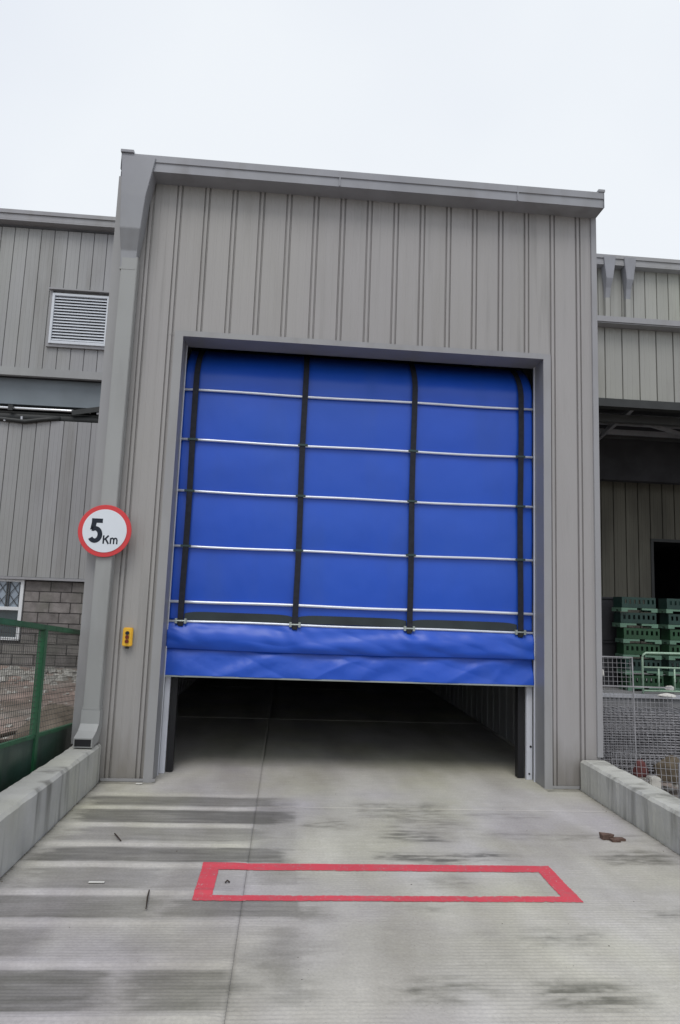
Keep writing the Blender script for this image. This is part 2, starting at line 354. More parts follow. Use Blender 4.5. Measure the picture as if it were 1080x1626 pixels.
# yard on the left: uneven soil rising towards the wall
def terrain(name, x0, x1, y0, y1, fn, m, n=90):
    X = np.linspace(x0, x1, n); Y = np.linspace(y0, y1, n); vs = [(x, y, fn(x, y)) for y in Y for x in X]
    fs = [(j*n+i, j*n+i+1, (j+1)*n+i+1, (j+1)*n+i) for j in range(n-1) for i in range(n-1)]
    me = bpy.data.meshes.new(name); me.from_pydata(vs, [], fs); me.materials.append(M[m]); me.shade_smooth()
    return structure(link(name, me))
def yard(x, y): return -.05+.34*max(0, min(1, (y-.5)/6))+.05*nz2(x, y, 1.1, 3)+.03*nz2(x, y, 5, 8)
terrain('yard_ground', -30, -1.99, -12, 6.79, yard, 'soil', 130)
terrain('side_ground', 3.19, 30, -12, 1.48, lambda x, y: -.06+.03*nz2(x, y, 2, 5), 'soil', 90)
def stones(name, m, n, fx, fy, fz, s0, s1, seed):
    r = random.Random(seed); b = MB()
    for i in range(n):
        x = fx(r); y = fy(r, x); z = fz(x, y); s = r.uniform(s0, s1)
        q = [Vector((1, 0, 0)), Vector((0, 1, 0)), Vector((-1, 0, 0)), Vector((0, -1, 0)), Vector((0, 0, 1)), Vector((0, 0, -1)), Vector((.7, .7, .5)), Vector((-.7, -.6, .5))]
        a = r.uniform(0, 6.28); vs = []
        for p in [(-1, -1, 0), (1, -1, 0), (1.1, .9, 0), (-.9, 1, 0), (-.6, -.5, 1), (.6, -.6, .8), (.5, .6, .9), (-.6, .5, .7)]:
            p = Vector(p)*s; p.x *= r.uniform(.6, 1.3); p.y *= r.uniform(.6, 1.2); p.z *= r.uniform(.4, 1)
            vs.append((x+p.x*math.cos(a)-p.y*math.sin(a), y+p.x*math.sin(a)+p.y*math.cos(a), z+p.z-.01))
        b.add(vs, [(0, 3, 2, 1), (4, 5, 6, 7), (0, 1, 5, 4), (1, 2, 6, 5), (2, 3, 7, 6), (3, 0, 4, 7)])
    return stuff(b.build(name, m))
o = stones('rubble', 'rubble', 700, lambda r: r.uniform(-9, -2.4), lambda r, x: 5.9+r.gauss(0, .35), yard, .02, .11, 1); tag(o, 'pale broken rubble lying along the foot of the block wall', 'rubble')
o = stones('gravel', 'rubble', 500, lambda r: r.uniform(-7, -2.2), lambda r, x: r.uniform(-3, 5.5), yard, .01, .05, 2); tag(o, 'scattered stones on the brown yard soil behind the green fence', 'gravel')
o = stones('gravel', 'rubble', 260, lambda r: r.uniform(3.3, 5.5), lambda r, x: r.uniform(-2, .7), lambda x, y: -.05, .012, .06, 3); tag(o, 'stones and debris on the ground right of the ramp kerb', 'gravel')

# ------------------------------------------------------------------ kerb walls
def kerb(x0, x1, h0, h1, label, side):
    n = 160; b = MB(); rings = []
    for i in range(n):
        y = -.035-(9.4)*(i/(n-1))**1.3; h = h0+(h1-h0)*min(1, -y/3)
        j = lambda k: .006*nz2(y*1.0, k*3.1, 5, k)+.004*nz2(y, k*1.7, 22, k)
        rings.append([(x0+j(1), y, -.12), (x1+j(2), y, -.12), (x1+j(3), y, h-.022), (x1-.022+j(4), y, h+j(5)), (x0+.022+j(6), y, h+j(7)), (x0+j(8), y, h-.022)])
    b.loft(rings); o = b.build('kerb_wall', 'kerb')
    return tag(o, label, 'kerb')
kerb(-1.955, -1.712, .345, .385, 'low concrete kerb wall with dark drip stains beside the green fence', -1)
kerb(2.912, 3.17, .285, .285, 'low concrete kerb wall along the ramp beside the wire mesh panels', 1)

# ------------------------------------------------------------------ the portal building
P = thing('portal_building', 'grey ribbed metal gatehouse projecting from the warehouse around the blue door', 'building', (.6, 0, 0))
PO = rel(P)
def pclad(x0, x1, z0, z1, y=0):
    o = clad(P, 0, x1-x0, 0, z0, z1, 'clad', loc=(x0+PO[0], y, z0)); return o
S0 = .9374-.0305; PT = .2873
ZT = 6.08; ZD = 4.377
for k in range(-10, 8):
    a = S0+k*PT; b = a+PT
    if k >= 7: b = 3.135
    if b <= -1.30: pclad(a, b, .0, ZT)
    elif a < -1.30: pclad(a, -1.30, .0, ZD+.01); pclad(a, b, ZD+.012, ZT)
    elif a >= 2.62: pclad(a, b, .0, ZT)
    elif b > 2.60: pclad(a, b, ZD+.012, ZT)
    else: pclad(a, b, ZD+.012, ZT)
def pb(name, m, *boxes, **k):
    b = MB()
    for x in boxes: b.box(*x)
    b.v = [(x+PO[0], y, z) for x, y, z in b.v]
    return b.build(name, m, P, **k)
# corner trims, base drip, door trims
pb('corner_trim', 'trim', (-2.0, -1.90, -.0125, .05, .33, ZT), bevel=.003)
pb('corner_trim', 'trim', (3.095, 3.156, -.018, .05, .305, ZT), bevel=.003)
pb('base_trim', 'trim', (-1.70, -1.20, -.022, -.012, .005, .03)); pb('base_trim', 'trim', (2.60, 2.905, -.022, -.012, .005, .03))
pb('door_jamb', 'reveal', (-1.262, -1.226, -.019, .29, 0, ZD+.004)); pb('door_jamb', 'reveal', (2.557, 2.60, -.019, .29, 0, ZD+.004))
pb('jamb_flange', 'trim', (-1.31, -1.2225, -.024, -.020, 0, ZD+.05), (-1.31, -1.304, -.020, .01, 0, ZD+.05))
pb('jamb_flange', 'trim', (2.553, 2.634, -.024, -.020, 0, ZD+.05), (2.628, 2.634, -.020, .01, 0, ZD+.05))
pb('door_header', 'reveal', (-1.226, 2.557, -.019, .29, ZD, ZD+.05))
pb('header_flange', 'trim', (-1.2223, 2.5527, -.026, -.0195, ZD-.004, ZD+.055))
# header box inside above door, hides the roll
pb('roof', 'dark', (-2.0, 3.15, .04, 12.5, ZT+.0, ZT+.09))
# outer side walls (full length sheets of the same profile) and inner lining panels
for side, xw in ((-1, -1.985), (1, 3.14)):
    n = int(6.6/PT)
    for k in range(n):
        y0 = .05+k*PT
        if side < 0: clad(P, 0, PT, 0, 0, ZT, 'clad', loc=(xw+PO[0], y0+PT, 0), rz=-math.pi/2)
        else: clad(P, 0, PT, 0, 0, ZT, 'clad', loc=(xw+PO[0], y0, 0), rz=math.pi/2)
    for k in range(42):
        y0 = .45+k*PT
        if side < 0: clad(P, 0, PT, 0, 0, 5.9, 'cladfar', name='lining_panel', loc=(-1.86+PO[0], y0, 0), rz=math.pi/2)
        else: clad(P, 0, PT, 0, 0, 5.9, 'cladfar', name='lining_panel', loc=(2.97+PO[0], y0+PT, 0), rz=-math.pi/2)
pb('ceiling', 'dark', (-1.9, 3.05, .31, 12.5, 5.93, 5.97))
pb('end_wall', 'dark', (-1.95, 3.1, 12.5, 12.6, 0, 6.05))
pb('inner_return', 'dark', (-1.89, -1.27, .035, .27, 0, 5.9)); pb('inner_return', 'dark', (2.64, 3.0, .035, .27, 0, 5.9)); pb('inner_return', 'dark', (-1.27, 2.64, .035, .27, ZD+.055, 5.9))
# gutter on the front
gx0, gx1 = -1.93, 3.150
gb = MB(); gy = -.205
prof = [(0.0, 6.03), (gy, 6.035), (gy, 6.128), (gy-.012, 6.132), (gy-.012, 6.205), (gy+.012, 6.205), (gy+.012, 6.06), (-.012, 6.06), (-.012, 6.2), (0, 6.2)]
# gutter built as open channel, extruded in x, ends capped
vsL = [[(gx0+PO[0], y-.0, z) for y, z in prof], [(gx1+PO[0], y, z) for y, z in prof]]
gb.loft(vsL); gut = gb.build('gutter', 'gutter', P)
pb('end_cap', 'gutter', (gx0-.004, gx0-.001, gy-.013, 0, 6.03, 6.2)).parent = gut
pb('end_cap', 'gutter', (gx1+.001, gx1+.004, gy-.016, 0, 6.03, 6.225)).parent = gut
for x in (0.30, 2.2):
    b = MB(); b.box(x+PO[0], x+.012+PO[0], gy-.0145, gy-.001, 6.036, 6.203); b.build('joint_strip', 'gutter', gut)
b = MB(); b.box(gx0-.01+PO[0], gx0+.12+PO[0], gy-.03, gy+.03, 6.208, 6.235); b.box(gx1-.06+PO[0], gx1+.012+PO[0], gy-.02, gy+.03, 6.208, 6.235)
b.build('corner_cap', 'gutter', gut)
# downpipe with its tapered hopper
def ring(x0, x1, y0, y1, z0, z1=None):
    z1 = z0 if z1 is None else z1
    return [(x0+PO[0], y0, z0), (x1+PO[0], y0, z0), (x1+PO[0], y1, z1), (x0+PO[0], y1, z1)]
dp = MB(); dp.loft([ring(-1.885, -1.735, -.125, -.018, .62), ring(-1.875, -1.712, -.125, -.018, 5.14)])
dp = dp.build('downpipe', 'pipe', P, bevel=.006)
h = MB(); h.loft([ring(-1.882, -1.738, -.118, -.03, 5.02), ring(-1.888, -1.722, -.130, -.028, 5.20), ring(-1.893, -1.69, -.215, -.028, 5.40), ring(-1.905, -1.66, -.228, -.028, 5.75), ring(-1.925, -1.585, -.232, -.028, 6.17)])
h.build('hopper', 'gutter', dp, bevel=.004)
h = MB(); h.loft([ring(-1.905, -1.70, -.33, -.33, .375, .475), ring(-1.905, -1.70, -.20, -.20, .385, .49), ring(-1.90, -1.705, -.128, -.015, .47, .47), ring(-1.885, -1.708, -.128, -.015, .66, .66)])
# elbow: open end facing the ramp
h = MB()
def er(y0, z0, y1, z1): return [(-1.892+PO[0], y0, z0), (-1.725+PO[0], y0, z0), (-1.725+PO[0], y1, z1), (-1.892+PO[0], y1, z1)]
h.loft([er(-.128, .66, -.018, .66), er(-.134, .54, -.018, .50), er(-.20, .485, -.10, .375), er(-.31, .445, -.31, .362)])
h.build('elbow', 'pipe', dp)
h = MB(); h.box(-1.880+PO[0], -1.737+PO[0], -.314, -.3115, .374, .434); h.build('outlet', 'black', dp)
for z in (.665, 5.0):
    b = MB(); b.box(-1.888+PO[0], -1.732+PO[0], -.1275, -.0135, z, z+.02); b.build('pipe_bracket', 'pipe', dp)

# ------------------------------------------------------------------ blue fabric door
D = thing('fabric_door', 'blue fabric high lift door with silver bars and black straps, nearly lowered', 'door', (.66, .3, 0))
DO = tuple(-c for c in D.location)
def db(b): b.v = [(x+DO[0], y+DO[1], z+DO[2]) for x, y, z in b.v]; return b
XL, XR = -1.225, 2.545
RZ = [3.905, 3.366, 2.822, 2.25, 1.688, 1.492]
def roll_back(z): return .26*(max(0, z-4.02)/.4)**2
def curtain_y(x, z):
    return roll_back(z)+curtain_y0(x, z)
def curtain_y0(x, z):
    # between rails the fabric bellies slightly
    zs = [4.5]+RZ
    for a, c in zip(zs, zs[1:]):
        if z <= a and z >= c:
            t = (z-c)/(a-c); bel = math.sin(math.pi*t)
            f = 1 if a > 1.8 else .15
            return .30-.012*bel*f+.006*nz2(x, z, 1.3, 2)*bel*f+.006*nz2(x*1.4, z*.5, 2.0, 31)*bel*f
    return .30
nx = 190; zz = np.linspace(1.50, 4.48, 120); vs = []; xs = np.linspace(XL, XR, nx)
for z in zz:
    for x in xs: vs.append((x, curtain_y(x, z), z))
nzr = len(zz)
fs = [(j*nx+i, j*nx+i+1, (j+1)*nx+i+1, (j+1)*nx+i) for j in range(nzr-1) for i in range(nx-1)]
b = MB().add(vs, fs); db(b); o = b.build('curtain', 'blue', D, smooth=True)
so = o.modifiers.new('thickness', 'SOLIDIFY'); so.thickness = .003; so.offset = 1
# lower folds: a slack pouch hanging over the bottom skirt
def sm(x, y, s, o): return noise.noise(Vector((x*s+o, y*s+o*.7, o)))
def pouch(x, t):     # t 0..1 from rail down to the fold and back up
    wx = nz2(x, 0, .7, 1)
    sag = 1.215+.006*wx-.012*math.cos((x-.6)*1.1)
    z = 1.492+(sag-1.492)*min(1, t/.8) if t < .8 else sag+.045*(t-.8)/.2
    prof = .055*math.sin(math.pi*min(1, t/.8)**1.35*.86)
    y = .288-.010-prof if t < .8 else .288-.010-.055*math.sin(math.pi*.86)+.040*(t-.8)/.2
    d = min(1, max(0, t*5))
    w = .022*sm(x*.9, z*3.4, 1.5, 5)+.012*sm(x*1.5+z*3, z*5-x*.5, 1.8, 12)
    gather = 0
    for bx in (-1.10, .05, 1.23, 2.41):
        dd = abs(x-bx); gather += .010*math.exp(-dd*3.0)*math.sin((x-bx)*26+z*22)*max(0, 1-t*1.2)
    edge = .02*math.exp(-(2.545-x)*6)+.012*math.exp(-(x+1.225)*7)
    return (x, y+(w+gather-.014*abs(sm(x*1.2+z*2.5, z*3, 1.6, 77)))*d+edge*d*math.sin(z*30), z)
n2 = 300; xs2 = np.linspace(XL, XR, n2); tt = np.linspace(0, 1, 42)
vs = [pouch(x, t) for t in tt for x in xs2]; fs = [(j*n2+i, j*n2+i+1, (j+1)*n2+i+1, (j+1)*n2+i) for j in range(len(tt)-1) for i in range(n2-1)]
b = db(MB().add(vs, fs)); o = b.build('slack_fold', 'blue', D, smooth=True); so = o.modifiers.new('thickness', 'SOLIDIFY'); so.thickness = .003
vs = []
zz2 = np.linspace(.955, 1.26, 40)
for z in zz2:
    t = (1.26-z)/.305
    for x in xs2:
        w = .034*sm(x*1.1+z*1.1, z*1.2, 1.5, 44)*t**.5*(1.15-t)+.022*sm(x*1.7-z*2.0, z*1.3, 1.9, 71)*math.sin(math.pi*min(1, t))+.006*nz2(x, z, 4, 90)*math.sin(math.pi*min(1, t))
        pin = .012*nz2(x, 0, 4.5, 17)*math.exp(-(1-t)*5)
        cr = .016*abs(sm(x*1.3-z*1.6, z*1.2, 1.7, 140))*min(1, t*3)-.010*abs(sm(x*.9+z*2.2, z*.7, 2.3, 150))*min(1, t*2.5)
        vs.append((x, .296-.048*t-.010*math.sin(math.pi*t*.9)+w*1.1+cr*1.6+pin*.6, z+.006*nz2(x, 0, 2, 8)*math.sin(math.pi*t)))
fs = [(j*n2+i, j*n2+i+1, (j+1)*n2+i+1, (j+1)*n2+i) for j in range(len(zz2)-1) for i in range(n2-1)]
b = db(MB().add(vs, fs)); o = b.build('skirt', 'blue', D, smooth=True); so = o.modifiers.new('thickness', 'SOLIDIFY'); so.thickness = .003
db(MB().box(XL, XR, .240, .262, .942, .957)).build('hem_bar', 'clip', D)
# silver reinforcing bars
bars = []
for i, z in enumerate(RZ):
    r = .0135 if i < 4 else (.0155 if i == 4 else .0125)
    pts = [(XL+.003+(XR-XL-.006)*k/14, .274, z+.004*math.sin(k*.9+i)-.004*math.sin(math.pi*k/14)) for k in range(15)]
    bars.append(db(MB().tube(pts, r, 10)).build('reinforcing_bar', 'alu', D, smooth=True))
BX = [-1.10, .05, 1.23, 2.405]
for j, bx in enumerate(BX):
    # strap: gently wavy band
    vs = []; zs = np.linspace(1.46, 4.46, 60); hw = .030
    for z in zs:
        dx = .004*math.sin(z*3+j)
        y = .252+.004*math.sin(z*2.2+j)+roll_back(z)
        vs += [(bx+dx-hw, y, z), (bx+dx+hw, y, z), (bx+dx+hw, y+.004, z), (bx+dx-hw, y+.004, z)]
    b = MB(); b.loft([vs[4*i:4*i+4] for i in range(len(zs))]); db(b).build('lifting_strap', 'belt', D)
    for i, z in enumerate(RZ):
        if i in (1, 2, 3):
            db(MB().box(bx-.052, bx+.052, .2475, .290, z-.009, z+.014)).build('strap_clip', 'tealclip', bars[i], bevel=.003)
        if i == 5:
            b = MB(); b.box(bx-.058, bx-.034, .240, .292, z-.024, z+.026); b.box(bx+.034, bx+.058, .240, .292, z-.024, z+.026); b.tube([(bx-.05, .247, z+.002), (bx+.05, .247, z+.002)], .009, 8)
            db(b).build('strap_clip', 'clip', bars[i], bevel=.002)
            db(MB().box(bx-.026, bx+.026, .2445, .270, z-.05, z+.02)).build('strap_end', 'black', bars[i], bevel=.004)
# dark vision strips between the last two bars
for a, c in zip([-1.07, .08, 1.26], [.02, 1.20, 2.375]):
    n = 24; vs = []
    for i in range(n):
        x = a+(c-a)*i/(n-1); zt = 1.590-.020*(abs(2*i/(n-1)-1))**8
        vs += [(x, .280, 1.505), (x, .280, zt), (x, .292, zt), (x, .292, 1.505)]
    b = MB(); b.loft([vs[4*i:4*i+4] for i in range(n)]); db(b).build('vision_strip', 'visor', D)
# side guides: thin white angle at the reveal, white channel, black brush post
db(MB().box(-1.2245, -1.2175, .235, .262, 0, ZD-.002)).build('guide_edge', 'white', D); db(MB().box(2.5465, 2.5555, .235, .262, 0, ZD-.002)).build('guide_edge', 'white', D)
db(MB().box(-1.224, -1.172, .312, .36, 0, 4.0)).build('side_guide', 'white', D, bevel=.003); db(MB().box(2.492, 2.555, .312, .36, 0, 4.0)).build('side_guide', 'white', D, bevel=.003)
db(MB().box(-1.166, -1.104, .365, .45, .006, 4.05)).build('brush_post', 'black', D); db(MB().box(2.418, 2.484, .365, .45, .006, 4.05)).build('brush_post', 'black', D)
db(MB().tube([(2.535, .308, .33), (2.535, .313, .33)], .012, 10)).build('bolt', 'black', D); db(MB().tube([(2.52, .308, .06), (2.52, .313, .06)], .010, 10)).build('bolt', 'black', D)
db(MB().tube([(XL, .62, 4.72), (XR, .62, 4.72)], .12, 20)).build('winding_drum', 'purlin', D, smooth=True)

# ------------------------------------------------------------------ sign and control box
SG = thing('speed_sign', 'round white sign with red rim reading 5 Km on the left grey corner', 'sign', (-1.812, -.15, 2.333))
R_ = .2515; n = 64
b = MB(); b.loft([[(R_*.985*math.cos(2*math.pi*k/n), .012, R_*.985*math.sin(2*math.pi*k/n)) for k in range(n)], [(R_*math.cos(2*math.pi*k/n), .004, R_*math.sin(2*math.pi*k/n)) for k in range(n)], [(R_*.99*math.cos(2*math.pi*k/n), 0, R_*.99*math.sin(2*math.pi*k/n)) for k in range(n)]])
b.build('rim', 'signred', SG)
b = MB(); ri = .207; b.loft([[(ri*math.cos(2*math.pi*k/n), 0.001, ri*math.sin(2*math.pi*k/n)) for k in range(n)], [(ri*math.cos(2*math.pi*k/n), -.004, ri*math.sin(2*math.pi*k/n)) for k in range(n)]])
b.build('face', 'signwhite', SG)
b = MB()
for dz in (-.09, .09): b.box(-.06, .10, .012, .03, dz-.012, dz+.012)
b.build('bracket', 'galv', SG)
def strip(b, pts, w, y0=-.0055, y1=-.0035, z=1.0, wend=None):
    pts = [Vector((p[0], 0, p[1])) for p in pts]; ring = []; L = []; Rr = []
    for i, p in enumerate(pts):
        d = (pts[min(i+1, len(pts)-1)]-pts[max(i-1, 0)]).normalized(); nrm = Vector((-d.z, 0, d.x))
        ww = w if wend is None else w+(wend-w)*i/(len(pts)-1)
        L.append(p+nrm*ww/2); Rr.append(p-nrm*ww/2)
    rings = [[(l_.x, y0, l_.z), (r_.x, y0, r_.z), (r_.x, y1, r_.z), (l_.x, y1, l_.z)] for l_, r_ in zip(L, Rr)]
    b.loft(rings)
def fit(b, x0, x1, z0, z1, sx=None, sz=None):
    xs_ = [p[0] for p in b.v]; zs_ = [p[2] for p in b.v]
    a0, a1 = sx or (min(xs_), max(xs_)); c0, c1 = sz or (min(zs_), max(zs_))
    b.v = [(x0+(x-a0)*(x1-x0)/(a1-a0), y, z0+(z-c0)*(z1-z0)/(c1-c0)) for x, y, z in b.v]
KM = (-.011, .130, -.124, -.044, (.0055, .128), (-.106, -.040))
# numeral five: bold condensed
b = MB()
b.prism([(-.102, .106), (-.003, .106), (-.003, .064), (-.102, .064)], -.0055, -.0035)
b.prism([(-.102, .0645), (-.058, .0645), (-.066, .000), (-.112, -.004)], -.0057, -.0036)
arc = [(-.092, .006), (-.078, .018), (-.060, .022)]
cxn, czn = -.066, -.050
pts = [(-.090, .004)]+[(cxn+.046*math.cos(math.radians(a)), czn+.060*math.sin(math.radians(a))) for a in range(118, -150, -12)]
strip(b, pts, .043, -.0060, -.0037)
fit(b, -.146, -.018, -.119, .116); b.build('numeral', 'signblack', SG)
# K
b = MB(); strip(b, [(.012, -.106), (.012, -.040)], .013); fit(b, *KM); b.build('letter', 'signblack', SG)
kobj = b
b = MB(); strip(b, [(.052, -.040), (.019, -.075)], .013, -.0058, -.0036); strip(b, [(.028, -.066), (.054, -.106)], .013, -.0061, -.0038); fit(b, *KM); b.build('letter', 'signblack', SG)
b = MB(); strip(b, [(.070, -.106), (.070, -.058)], .012)
for x in (.070, .096):
    strip(b, [(x, -.072), (x+.006, -.062), (x+.014, -.059), (x+.021, -.063), (x+.026, -.074), (x+.026, -.106)], .0115, -.0058, -.0036)
fit(b, *KM); b.build('letter', 'signblack', SG)
CB = thing('control_box', 'small yellow push button box on the grey wall below the sign', 'control box', (-1.545, -.03, 1.335))
MB().box(-.045, .045, -.03, .02, -.088, .088).build('housing', 'yellow', CB, bevel=.008)
for dz, c in ((.038, 'signblack'), (0, 'darkred'), (-.04, 'darkred')):
    b = MB(); b.tube([(0, -.031, dz), (0, -.042, dz)], .018, 14); b.build('button', c, CB)
MB().box(-.012, .012, -.02, .02, -.11, -.0885).build('cable_gland', 'black', CB)

# ------------------------------------------------------------------ painted red box on the ramp
def surf(x, y): return hgt(x, y, 'L' if x < -.2205 else 'R')
vs = []; fs = []
def quadgrid(poly, nu, nv, seed):   # poly: a,b,c,d corners
    o = len(vs); A = [Vector((*p, 0)) for p in poly]
    for i in range(nu):
        for j in range(nv):
            u = i/(nu-1); v = j/(nv-1)
            p = (A[0]*(1-u)+A[1]*u)*(1-v)+(A[3]*(1-u)+A[2]*u)*v
            e = .005*nz2(p.x, p.y, 5, seed)+.006*nz2(p.x, p.y, 45, seed)
            if j in (0, nv-1): p.y += e; p.x += e*.6
            vs.append((p.x, p.y, surf(p.x, p.y)+.0035))
    fs.extend([(o+i*nv+j, o+(i+1)*nv+j, o+(i+1)*nv+j+1, o+i*nv+j+1) for i in range(nu-1) for j in range(nv-1)])
ox0, ox1, oy0, oy1 = -.512, 1.825, -2.525, -1.965; ix0, ix1, iy0, iy1 = -.402, 1.715, -2.455, -2.075
quadgrid([(ox0, oy0), (ox1, oy0), (ix1, iy0), (ix0, iy0)], 200, 8, 1)
quadgrid([(ix0, iy1), (ix1, iy1), (ox1, oy1), (ox0, oy1)], 200, 10, 2)
quadgrid([(ox0, oy1), (ox0, oy0), (ix0, iy0), (ix0, iy1)], 60, 10, 3)
quadgrid([(ix1, iy1), (ix1, iy0), (ox1, oy0), (ox1, oy1)], 60, 10, 4)
me = bpy.data.meshes.new('floor_marking'); me.from_pydata(vs, [], fs); me.materials.append(M['redpaint']); me.shade_smooth()
tag(link('floor_marking', me), 'red painted rectangle outline on the concrete ramp before the door', 'floor marking')

# small litter on the ramp
def twig(pts, r, label, cat='twig', m='twig'):
    return tag(MB().tube(pts, r, 6).build('twig', m), label, cat)
twig([(-1.215, -1.45, .012), (-1.18, -1.52, .016), (-1.135, -1.60, .013)], .0048, 'short dark twig on the grooved left part of the ramp')
twig([(-.775, -2.42, .016), (-.765, -2.52, .018), (-.745, -2.66, .014)], [.0035, .005, .003], 'dark twig pointing at the camera, left of the red rectangle')
twig([(-.34, -2.29, .010), (-.33, -2.27, .014), (-.315, -2.285, .010)], .005, 'tiny dark twig inside the left end of the red rectangle')
o = MB().box(-.048, .048, -.012, .012, 0, .004).build('paper_scrap', 'paper', loc=(-1.115, -2.29, .005), bevel=.002); tag(o, 'small white scrap on a damp band at left of the ramp', 'litter')
o = MB().box(-.03, .03, -.02, .02, 0, .005).build('paper_scrap', 'paper', loc=(-1.33, -.09, .004), bevel=.002); tag(o, 'white scrap at the foot of the left door column', 'litter')
b = MB(); rr = random.Random(4)
for (x, y, s, hh) in ((2.50, -1.42, .05, .045), (2.585, -1.44, .05, .022), (2.545, -1.47, .04, .025)):
    b.add([(x+sx*s*rr.uniform(.7, 1.1), y+sy*s*.6*rr.uniform(.7, 1.1), z*rr.uniform(.7, 1.1)) for z in (0, hh) for sx, sy in ((-1, -1), (1, -1), (1, 1), (-1, 1))],
          [(0, 3, 2, 1), (4, 5, 6, 7), (0, 1, 5, 4), (1, 2, 6, 5), (2, 3, 7, 6), (3, 0, 4, 7)])
tag(b.build('brick_fragment', 'brick', bevel=.003), 'broken brown brick fragment on the right side of the ramp', 'brick')
o = stones('grit', 'twig', 120, lambda r: r.uniform(-1.6, 2.8), lambda r, x: -r.uniform(.1, 4.1), lambda x, y: .006, .002, .007, 12); tag(o, 'dark grit scattered over the ramp concrete', 'grit')

def edge_x(r_): return r_.choice((-1.705+abs(r_.gauss(0, .025)), 2.90-abs(r_.gauss(0, .03))))
o = stones('grit', 'sack', 420, edge_x, lambda r_, x: -r_.uniform(.05, 4.2), lambda x, y: .004, .002, .009, 15); tag(o, 'brown grit gathered along the foot of both kerb walls', 'grit')
o = stones('grit', 'sack', 120, lambda r_: r_.choice((r_.uniform(-1.7, -1.2), r_.uniform(2.55, 2.9))), lambda r_, x: -.03-abs(r_.gauss(0, .025)), lambda x, y: .003, .002, .008, 16); tag(o, 'brown grit along the foot of the grey door columns', 'grit')

# ------------------------------------------------------------------ the warehouse behind
W = thing('warehouse', 'long grey ribbed metal warehouse behind the gatehouse', 'building', (0, 6.8, 0))
WY = -6.8
def wb(name, m, *boxes, **k):
    b = MB()
    for x in boxes: b.box(*x)
    b.v = [(x, y+WY, z) for x, y, z in b.v]
    return b.build(name, m, W, **k)
YW = 6.74; FP = .265
def wclad(x0, w, z0, z1, m='cladfar'): return clad(W, 0, w, 0, z0, z1, m, 'single', FP, loc=(x0, YW+WY, z0))
for k in range(-20, 9):
    x = -4.362+k*FP
    if x > -2.1: break
    wclad(x, FP, 6.13, 9.1)
    wclad(x, FP, 1.99, 5.09)
for k in range(0, 34):
    x = 3.2+k*FP
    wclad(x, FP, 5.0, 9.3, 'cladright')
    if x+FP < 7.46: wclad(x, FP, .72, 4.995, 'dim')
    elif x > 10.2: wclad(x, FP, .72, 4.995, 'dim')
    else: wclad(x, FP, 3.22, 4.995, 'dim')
wb('wall_core', 'dark', (-10, -1.99, YW+.035, YW+.2, 5.96, 9.2), (-10, -1.99, YW+.035, YW+.2, 1.97, 5.08), (3.16, 12.3, YW+.035, YW+.2, 3.25, 9.3), (3.16, 7.44, YW+.035, YW+.2, .7, 3.25), (10.3, 12.3, YW+.035, YW+.2, .7, 3.25), (-1.99, 3.16, YW+.035, YW+.2, 6.2, 9.2))
for k in range(0, 19): wclad(-1.93+k*FP, FP, 6.2, 9.1)
wb('roof', 'trim', (-10, 12.5, YW+.05, 20, 9.22, 9.3))
for xa, xb in ((-10, -1.5), (-1.49, 6.0), (6.01, 12.5)):
    gz = 9.13 if xa < -5 else (9.18 if xa < 0 else 9.20)
gl = wb('gutter', 'trim', (-10, 12.5, YW-.19, YW-.0, 9.16, 9.19), (-10, 12.5, YW-.19, YW-.17, 9.192, 9.36), (-10, 12.5, YW-.215, YW-.193, 9.30, 9.38))
# doorway frame in dim wall
wb('door_frame', 'blackbits', (7.44, 7.50, YW-.02, YW+.0, .75, 3.21), (7.44, 10.3, YW-.03, YW+.0, 3.211, 3.27))
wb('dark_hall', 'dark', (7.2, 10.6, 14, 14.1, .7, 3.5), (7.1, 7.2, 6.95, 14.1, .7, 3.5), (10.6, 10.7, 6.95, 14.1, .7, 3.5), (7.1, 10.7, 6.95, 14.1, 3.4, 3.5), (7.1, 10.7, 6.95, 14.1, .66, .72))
# louvre vent
lv = wb('louvre_vent', 'louvre', (-5.05, -5.0, YW-.09, YW-.02, 6.66, 7.72), (-3.965, -3.91, YW-.09, YW-.02, 6.66, 7.72), (-5.0, -3.965, YW-.09, YW-.02, 6.66, 6.72), (-5.0, -3.965, YW-.09, YW-.02, 7.67, 7.72), bevel=.004)
wb('backing', 'black', (-4.998, -3.967, YW-.03, YW-.022, 6.72, 7.67)).parent = lv
sl = MB(); sl.loft([[(0, 0, 0), (0, -.042, -.046), (0, -.046, -.040), (0, -.006, .008)], [(1.026, 0, 0), (1.026, -.042, -.046), (1.026, -.046, -.040), (1.026, -.006, .008)]])
sm = sl.mesh('slat', 'louvre')
for k in range(15): link('slat', sm, lv, (-4.995, YW+WY-.035, 6.775+k*.0622))
vt = wb('vent_trim', 'trim', (-5.10, -5.052, YW-.06, YW-.01, 6.60, 7.78), (-3.908, -3.80, YW-.06, YW-.01, 6.60, 7.78), (-5.052, -3.908, YW-.06, YW-.01, 6.60, 6.657), (-5.12, -3.78, YW-.13, YW-.01, 7.782, 7.81))
# flashing bands
wb('flashing', 'pipe', (-10, -1.99, YW-.07, YW+.03, 5.96, 6.125), bevel=.004)
wb('flashing', 'trim', (-10, -1.99, YW-.045, YW+.03, 1.935, 1.985), bevel=.004)
